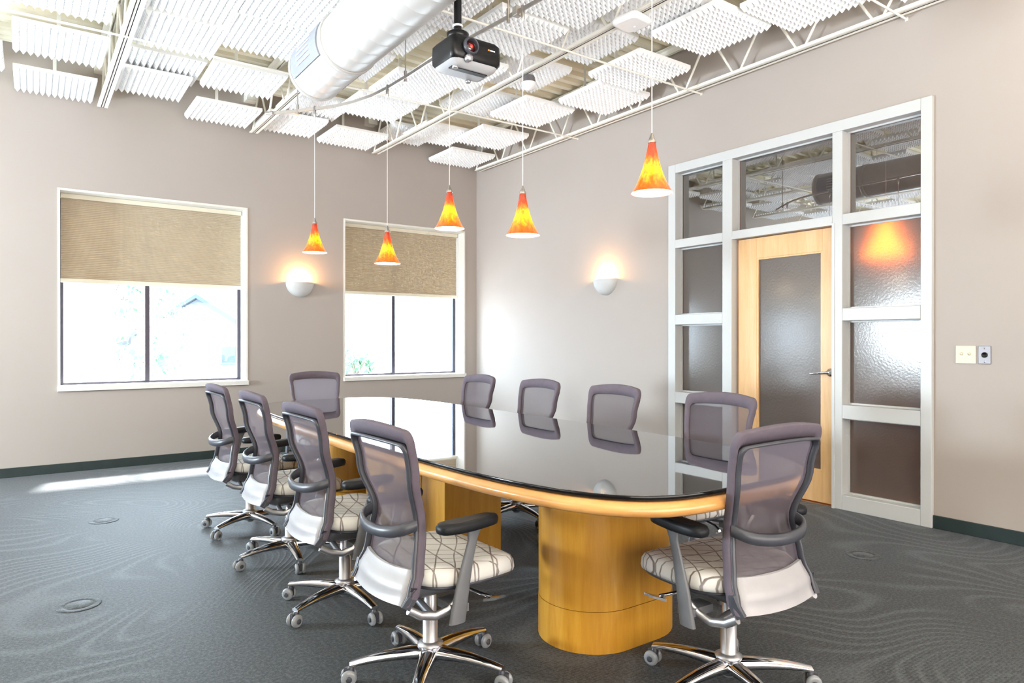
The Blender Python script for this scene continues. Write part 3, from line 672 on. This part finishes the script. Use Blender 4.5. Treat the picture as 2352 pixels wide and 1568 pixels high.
# ------------------------------------------------------------------ chairs
def lerp_prof(z, P):
    for (z0, a0), (z1, a1) in zip(P, P[1:]):
        if z0 >= z >= z1:
            t = (z0-z)/(z0-z1); t = t*t*(3-2*t); return a0+(a1-a0)*t
    return P[-1][1] if z < P[-1][0] else P[0][1]
HWP = [(.935, .222), (.78, .205), (.62, .168), (.50, .188), (.40, .208), (.33, .202)]
YP = [(.935, -.198), (.78, -.168), (.61, -.122), (.47, -.142), (.40, -.168), (.33, -.205)]
def bk(u, z, off=0, hs=0):      # point on the back: u in -1..1
    hw = lerp_prof(z, HWP)+hs; y = lerp_prof(z, YP) - .035*(1-u*u) + off
    arch = .022*(1-u*u)*max(0, (z-.8)/.135)
    return (u*hw, y, z+arch)
def chair_proto():
    r = empty('conference_chair', (0, 0, 0))
    # five star base
    hub = MB().lathe([(.030, .055), (.040, .062), (.042, .10), (.036, .112), (.030, .118)], 24).build('base_hub', M['chrome'], r)
    leg = MB(); rings = []
    for t in [0, .12, .3, .5, .7, .85, 1]:
        rad = .028 + .262*t; zt = .112-.030*t**2.2; w_ = .030-.013*t; th = .040-.024*t
        rings.append([(-w_, rad, zt-th), (w_, rad, zt-th), (w_*1.05, rad, zt-th*.45), (w_*.55, rad, zt-.002), (0, rad, zt), (-w_*.55, rad, zt-.002), (-w_*1.05, rad, zt-th*.45)])
    leg.loft(rings, True, True)
    cast_f = MB(); cast_f.tube([(0, .282, .036), (0, .282, .078)], .008, 10); cast_f.lathe([(.011, .030), (.013, .04), (.013, .058), (.009, .066)], 12, cx=0, cy=.285)
    cast_f.box(-.007, .007, .272, .31, .018, .058)
    for s in (-1, 1):
        q = MB(); q.lathe([(0, .019), (.009, .020), (.011, .0225), (.008, .0235), (0, .0235)], 12, cap=False); q.rot(R(90*s), 'Y'); q.move((s*.0075, .292, .0285)); cast_f.add(q.v, q.f, True)
    wh = MB()
    for s in (-1, 1):
        q = MB(); q.lathe([(0, .0), (.020, .0), (.0275, .004), (.0285, .010), (.0265, .016), (.018, .020), (.010, .018), (0, .021)], 20, cap=False); q.rot(R(90*s), 'Y'); q.move((s*.0075, .292, .0285)); wh.add(q.v, q.f, True)
    for k in range(5):
        a = -2*pi*k/5
        if k == 0:
            l0 = leg.build('base_leg', M['chrome'], r); c0 = cast_f.build('caster', M['grey_pl'], r); w0 = wh.build('wheels', M['wheel'], c0)
        else:
            l = l0.copy(); COL.objects.link(l); l.rotation_euler[2] = a
            c = c0.copy(); COL.objects.link(c); c.rotation_euler[2] = a
            w2 = w0.copy(); COL.objects.link(w2); w2.parent = c
    MB().lathe([(.020, .045), (.022, .05), (.022, .10), (.046, .112), (.048, .118), (.030, .126), (.0275, .128), (.0275, .225), (.023, .227), (.023, .33)], 24).build('gas_column', M['silver'], r)
    # mechanism and frame
    b = MB(); b.loft([rr(.10, .16, .315, .03, 0, -.01), rr(.17, .26, .335, .04, 0, .0), rr(.20, .30, .365, .04, 0, .02), rr(.18, .28, .378, .04, 0, .02)], True, True); b.build('mechanism', M['arm_grey'], r)
    b = MB()
    for s in (-1, 1):
        b.tube([(s*.200, -.200, .350), (s*.205, -.160, .325), (s*.21, -.105, .312), (s*.222, -.06, .325), (s*.235, -.03, .355), (s*.24, -.01, .375)], [(.012, .015)]*6, 10)
    b.tube([(-.21, -.115, .313), (-.10, -.09, .312), (0, -.07, .315), (.10, -.09, .312), (.21, -.115, .313)], .013, 10)
    b.build('support_frame', M['silver'], r)
    for s in (-1, 1):
        b = MB(); b.tube([(s*.10, .06, .352), (s*.19, .08, .345), (s*.235, .105, .335)], [.006, .006, .007], 8)
        b.loft([[(s*.225, .10+dy, .325+dz) for dy, dz in ((-.02, -.004), (.02, -.004), (.02, .006), (-.02, .006))], [(s*.262, .125+dy, .335+dz) for dy, dz in ((-.018, -.003), (.026, -.003), (.026, .005), (-.018, .005))]], True, False)
        b.build('adjust_lever', M['chrome'], r)
    # seat
    def seat_ring(k, z, y0=-.165, y1=.285, hw=.242, n_=3.6, N=48):
        cy = (y0+y1)/2; hy = (y1-y0)/2; out = []
        for i in range(N):
            t = 2*pi*i/N; c_, s_ = cos(t), sin(t)
            x = hw*k*abs(c_)**(2/n_)*(1 if c_ >= 0 else -1); yy = hy*k*abs(s_)**(2/n_)*(1 if s_ >= 0 else -1)
            fr_ = max(0, yy/hy); x *= 1-.10*fr_**3
            drop = -.030*max(0, (yy/hy-.45)/.55)**2 + .008*max(0, -yy/hy)**2 + .010*(abs(x)/hw)**2*(1 if z > .42 else 0)
            out.append((x, yy+cy, z+drop))
        return out
    b = MB(); b.loft([seat_ring(.86, .385), seat_ring(.93, .388), seat_ring(.95, .398), seat_ring(.90, .402)], True, True); b.build('seat_pan', M['grey_pl'], r)
    b = MB(); b.loft([seat_ring(.92, .400), seat_ring(.985, .404), seat_ring(1.0, .418), seat_ring(.985, .436), seat_ring(.94, .450), seat_ring(.80, .457), seat_ring(.5, .455), seat_ring(.15, .453)], True, True); b.build('seat_cushion', M['seat'], r)
    # arms
    for s in (-1, 1):
        b = MB(); pts = [(-.052, .292), (-.032, .40), (-.010, .49), (.010, .56), (.018, .600)]; wd_ = [.062, .054, .042, .036, .058]; th_ = [.024, .022, .018, .016, .016]; rings = []
        for (py, pz_), ww, tt in zip(pts, wd_, th_):
            xo = .262 if pz_ < .5 else .262
            rings.append([(s*(xo+tt/2*math.copysign(abs(cos(a))**.6, cos(a))), py+ww/2*sin(a), pz_) for a in [2*pi*i/14 for i in range(14)]])
        b.loft(rings, True, True)
        b.box(min(s*.15, s*.255), max(s*.15, s*.255), -.06, .0, .318, .345)
        b.build('arm_post', M['arm_grey'], r)
        b = MB()
        def pr(k, z, y0=-.125, y1=.115):
            out = []
            for i in range(28):
                t = 2*pi*i/28; c_, s_ = cos(t), sin(t); yy = math.copysign(abs(s_)**.55, s_); xx = math.copysign(abs(c_)**.7, c_)
                hw = .037 - .006*yy; out.append((s*.258 + hw*k*xx, (y0+y1)/2 + (y1-y0)/2*k*yy, z + .008*yy*0 + .006*max(0, yy)))
            return out
        b.loft([pr(.85, .596), pr(.97, .598), pr(1, .608), pr(1, .618), pr(.94, .628), pr(.75, .632)], True, True); b.build('arm_pad', M['arm_pad'], r)
    # back: grey rails behind, plum fabric border, mesh, lumbar loop, white lower shell
    ZS = [.935-.0302*i for i in range(21)]
    def band(u0, u1, z_top, z_bot, off, th, nu=3, nz=20):
        b = MB(); rings = []
        for i in range(nz+1):
            z = z_top+(z_bot-z_top)*i/nz; fr = [bk(u0+(u1-u0)*j/nu, z, off) for j in range(nu+1)]; bk_ = [bk(u0+(u1-u0)*j/nu, z, off-th) for j in range(nu, -1, -1)]
            rings.append(fr+bk_)
        b.loft(rings, True, True); return b
    # fabric border as a closed frame: perimeter loft
    per = []
    zt, zb, cr = .935, .362, .045
    K = 18
    def P_(u, z): return (u, z)
    for i in range(K+1): per.append((-1, zb+(zt-cr-zb)*i/K))
    for i in range(1, 5): a = R(180-90*i/5); per.append((-1+.12+.12*cos(a), zt-cr+cr*sin(a)))
    for i in range(0, 13): per.append((-.88+1.76*i/12, zt))
    for i in range(1, 5): a = R(90-90*i/5); per.append((1-.12+.12*cos(a), zt-cr+cr*sin(a)))
    for i in range(K, -1, -1): per.append((1, zb+(zt-cr-zb)*i/K))
    def inner(u, z, d, dt): return (u*(1-d), z-(dt*max(0, min(1, (z-(zt-.12))/.12))))
    def frame_ring(specs):
        rings = []
        for (u, z) in per:
            ring = []
            for d, dt, off, hs in specs:
                ui, zi = inner(u, z, d, dt); ring.append(bk(ui, zi, off, hs))
            rings.append(ring)
        return rings
    b = MB(); b.loft(frame_ring([(0, 0, .004, .0), (.02, .004, .010, .0), (.12, .052, .008, 0), (.13, .054, .002, 0), (.02, .006, -.022, 0), (0, 0, -.016, 0)]), True, True)
    b.build('fabric_border', M['border'], r)
    b = MB(); b.loft(frame_ring([(.03, .044, -.014, 0), (.025, .043, -.026, 0), (.06, .052, -.031, 0), (.100, .053, -.026, 0), (.106, .054, -.010, 0), (.09, .050, -.002, 0)]), True, True)
    b.build('back_frame', M['grey_pl'], r)
    b = MB(); nz, nu = 16, 10; rows_ = []
    for i in range(nz+1):
        z = .885-(.885-.36)*i/nz; rows_.append([bk(-.87+1.74*j/nu, z, 0) for j in range(nu+1)])
    b.loft(rows_, False, True, closed=False); b.build('back_mesh', M['mesh'], r)
    b = MB(); pts = []
    for i in range(17):
        a = pi*i/16; pts.append((-.163*cos(a), -.150-.088*sin(a)**.8, .612-.030*sin(a)))
    rings = []
    for i, p in enumerate(pts):
        d = (Vector(pts[min(i+1, 16)])-Vector(pts[max(i-1, 0)])).normalized(); nrm = Vector((d.y, -d.x, 0)).normalized(); p = Vector(p)
        h_ = .021; rings.append([tuple(p+nrm*q+Vector((0, 0, zz))) for q, zz in ((-.005, -h_), (.006, -h_*.8), (.009, 0), (.006, h_*.8), (-.005, h_), (-.008, 0))])
    b.loft(rings, True, True); b.build('lumbar_loop', M['grey_pl'], r)
    b = MB(); nz, nu = 8, 14; front, back = [], []
    for i in range(nz+1):
        t = i/nz; z = .470-.108*t; bul = -.006+.012*sin(pi*min(1, t))-.004*t
        row = []
        for j in range(nu+1):
            u = -.87+1.74*j/nu; x, y, zz = bk(u, z, -.022-bul*(1-abs(u)**2.5)); sag = (1-u*u)*(.018*(-1 if i < nz else 1)*0 - .010*t - .012*(1-t)); row.append((x, y, zz+sag))
        front.append(row); back.append([(x, y+.012, z_) for x, y, z_ in row])
    b.loft([f+list(reversed(g_)) for f, g_ in zip(front, back)], True, True); b.build('lower_shell', M['shell'], r)
    for s in (-1, 1):
        MB().strip([bk(s*.95, .42, -.016), bk(s*.95, .385, -.014), bk(s*.94, .355, -.010)], .020, .030).build('back_foot', M['grey_pl'], r)
    return r
proto = chair_proto()
CH = [(-2.832, -6.090, 2.8, 55.2, .004, 'mesh chair at the near end of the table, turned toward the window wall'),
      (-3.645, -5.390, 88, 3.1, -.004, 'mesh chair on the left side of the table, nearest the camera'),
      (-3.647, -4.575, 88, 32.0, 0, 'mesh chair on the left side of the table, second from the camera'),
      (-3.640, -3.745, 89, 43.5, 0, 'mesh chair on the left side of the table, third from the camera'),
      (-3.655, -2.966, 88, 20.4, 0, 'mesh chair on the left side of the table, nearest the large window'),
      (-2.825, -1.975, 187, 10, .004, 'mesh chair at the far end of the table, back to the windows'),
      (-2.095, -3.000, -90, 12, 0, 'mesh chair on the right side of the table, nearest the corner'),
      (-2.095, -3.790, -90, 40, 0, 'mesh chair on the right side of the table, second from the corner'),
      (-2.095, -4.540, -90, 25, 0, 'mesh chair on the right side of the table, third from the corner'),
      (-2.095, -5.330, -90, 60, 0, 'mesh chair on the right side of the table, in front of the partition')]
for i, (x, y, az, ba, h, lab) in enumerate(CH):
    c = proto if i == 0 else copy_tree(proto)
    c.location = (x, y, 0); c.rotation_euler = (0, 0, -R(az)); tag(c, lab, 'chair', 'mesh-back conference chairs around the table')
for i, c in enumerate([o for o in COL.objects if o.parent is None and o.name.split('.')[0] == 'conference_chair']):
    ba = next(q[3]-q[2] for q in CH if q[5] == c['label']); h = next(q[4] for q in CH if q[5] == c['label']); k1 = k2 = 0
    for ch in c.children:
        nm = ch.name.split('.')[0]
        if nm == 'base_leg': ch.rotation_euler[2] = -R(ba+72*k1); k1 += 1
        elif nm == 'caster': ch.rotation_euler[2] = -R(ba+72*k2); k2 += 1
        elif nm not in ('base_hub', 'gas_column'): ch.location[2] += h

# ------------------------------------------------------------------ outside
M['ground'] = noisy('pale_concrete', (.42, .42, .42), (.50, .50, .50), .5, .9)
M['leaf'] = noisy('tree_leaves', (.035, .115, .05), (.07, .17, .08), 3, .7)
M['bark'] = noisy('tree_bark', (.12, .10, .08), (.18, .15, .12), 6, .9)
M['siding'] = noisy('pale_house_siding', (.10, .12, .15), (.12, .14, .17), 2, .8)
M['roofing'] = noisy('grey_roof_shingle', (.035, .05, .065), (.04, .055, .07), 4, .8)
M['car_paint'] = mat('blue_grey_car_paint', (.03, .045, .07), .3, coat=.6)
M['car_glass'] = mat('dark_car_glass', (.03, .04, .06), .08)
MB().box(-60, 60, .3, 90, -.75, -.6).build('ground', M['ground'], kind='structure')
# house
r = empty('house', (0, 0, -.6), 0, 'pale blue gabled house across the street, right half of the large window', 'house')
r.location = (1.2, 24.0, -.6); r.rotation_euler = (0, 0, R(-22))
MB().box(-2.6, 2.6, 0, 6, 0, 1.9).build('wall', M['siding'], r)
MB().add([(-2.6, 0, 1.9), (2.6, 0, 1.9), (0, 0, 3.6), (-2.6, 6, 1.9), (2.6, 6, 1.9), (0, 6, 3.6)], [(0, 1, 2), (3, 5, 4), (0, 2, 5, 3), (1, 4, 5, 2)]).build('gable', M['siding'], r)
for s in (-1, 1):
    b = MB(); b.add([(s*3.0, -.4, 1.62), (0, -.4, 3.62), (0, 6.4, 3.62), (s*3.0, 6.4, 1.62), (s*3.0, -.4, 1.78), (0, -.4, 3.80), (0, 6.4, 3.80), (s*3.0, 6.4, 1.78)], [(0, 1, 2, 3), (4, 7, 6, 5), (0, 4, 5, 1), (2, 6, 7, 3), (0, 3, 7, 4), (1, 5, 6, 2)]); b.build('roof_slope', M['roofing'], r)
for x in (-1.5, 1.3):
    f_ = MB().box(x-.4, x+.4, -.05, .0, .8, 1.7).build('window', M['siding'], r); MB().box(x-.33, x+.33, -.06, -.05, .87, 1.63).build('pane', M['car_paint'], f_)
# car
r = empty('parked_car', (-5.9, 7.6, -.6), R(4), 'pale blue parked car seen low in the large window', 'car')
b = MB(); prof = [(-2.1, .35), (-2.15, .6), (-2.0, .8), (-1.2, .9), (1.1, .88), (2.0, .76), (2.15, .6), (2.1, .32)]
b.loft([[(x, y, z) for x, z in prof] for y in (-.85, .85)], True, False); b.build('body', M['car_paint'], r, bevel=.04)
b = MB(); cab = [(-1.7, .86), (-1.25, 1.36), (.25, 1.40), (1.0, .88)]
b.loft([[(x, y*(.95 if z > 1 else 1), z) for x, z in cab] for y in (-.78, .78)], True, False); b.build('cabin', M['car_glass'], r, bevel=.03)
MB().box(-1.2, .2, -.70, .70, 1.36, 1.42).build('roof', M['car_paint'], r, bevel=.02)
for x in (-1.3, 1.35):
    for y in (-.86, .86):
        q = MB(); q.lathe([(.0, -.1), (.30, -.1), (.33, -.06), (.33, .06), (.30, .1), (.0, .1)], 20, cap=False); q.rot(R(90), 'X'); q.move((x, y, .33)); q.build('wheel', M['black_pl'], r)
def tree(loc, hgt, rad, nl, label, cz=.62):
    r = empty('tree', loc, 0, label, 'tree')
    b = MB(); b.tube([(0, 0, 0), (.05, 0, hgt*.35), (0, .05, hgt*.8)], [.11, .08, .03], 8)
    for k in range(6):
        a = k*1.05; b.tube([(0, 0, hgt*(.35+.06*k)), (rad*.6*cos(a), rad*.6*sin(a), hgt*(.5+.07*k))], [.04, .012], 6)
    b.build('trunk', M['bark'], r)
    rnd = random.Random(len(label)+int(hgt*10)); b = MB()
    for k in range(nl):
        a, u, q = rnd.uniform(0, 2*pi), rnd.uniform(-1, 1), rnd.uniform(.35, 1)**.5
        s_ = math.sqrt(1-u*u); c_ = Vector((rad*q*s_*cos(a), rad*q*s_*sin(a), hgt*cz+hgt*.38*q*u))
        d1 = Vector((rnd.uniform(-1, 1), rnd.uniform(-1, 1), rnd.uniform(-1, 1))).normalized(); d2 = d1.orthogonal().normalized()
        L_ = rnd.uniform(.05, .10); W_ = L_*.45
        b.add([c_-d1*L_, c_+d2*W_, c_+d1*L_, c_-d2*W_], [(0, 1, 2, 3)])
    o = b.build('foliage', M['leaf'], r); o['kind'] = 'stuff'
tree((-2.75, 9.0, -.6), 3.6, .65, 420, 'light green tree behind the mullion of the large window')
tree((-1.55, 13.5, -.6), 3.2, .5, 300, 'thin green tree in the right half of the large window')
tree((.05, 4.2, -.6), 1.75, .42, 420, 'small green shrub outside the smaller window', .6)
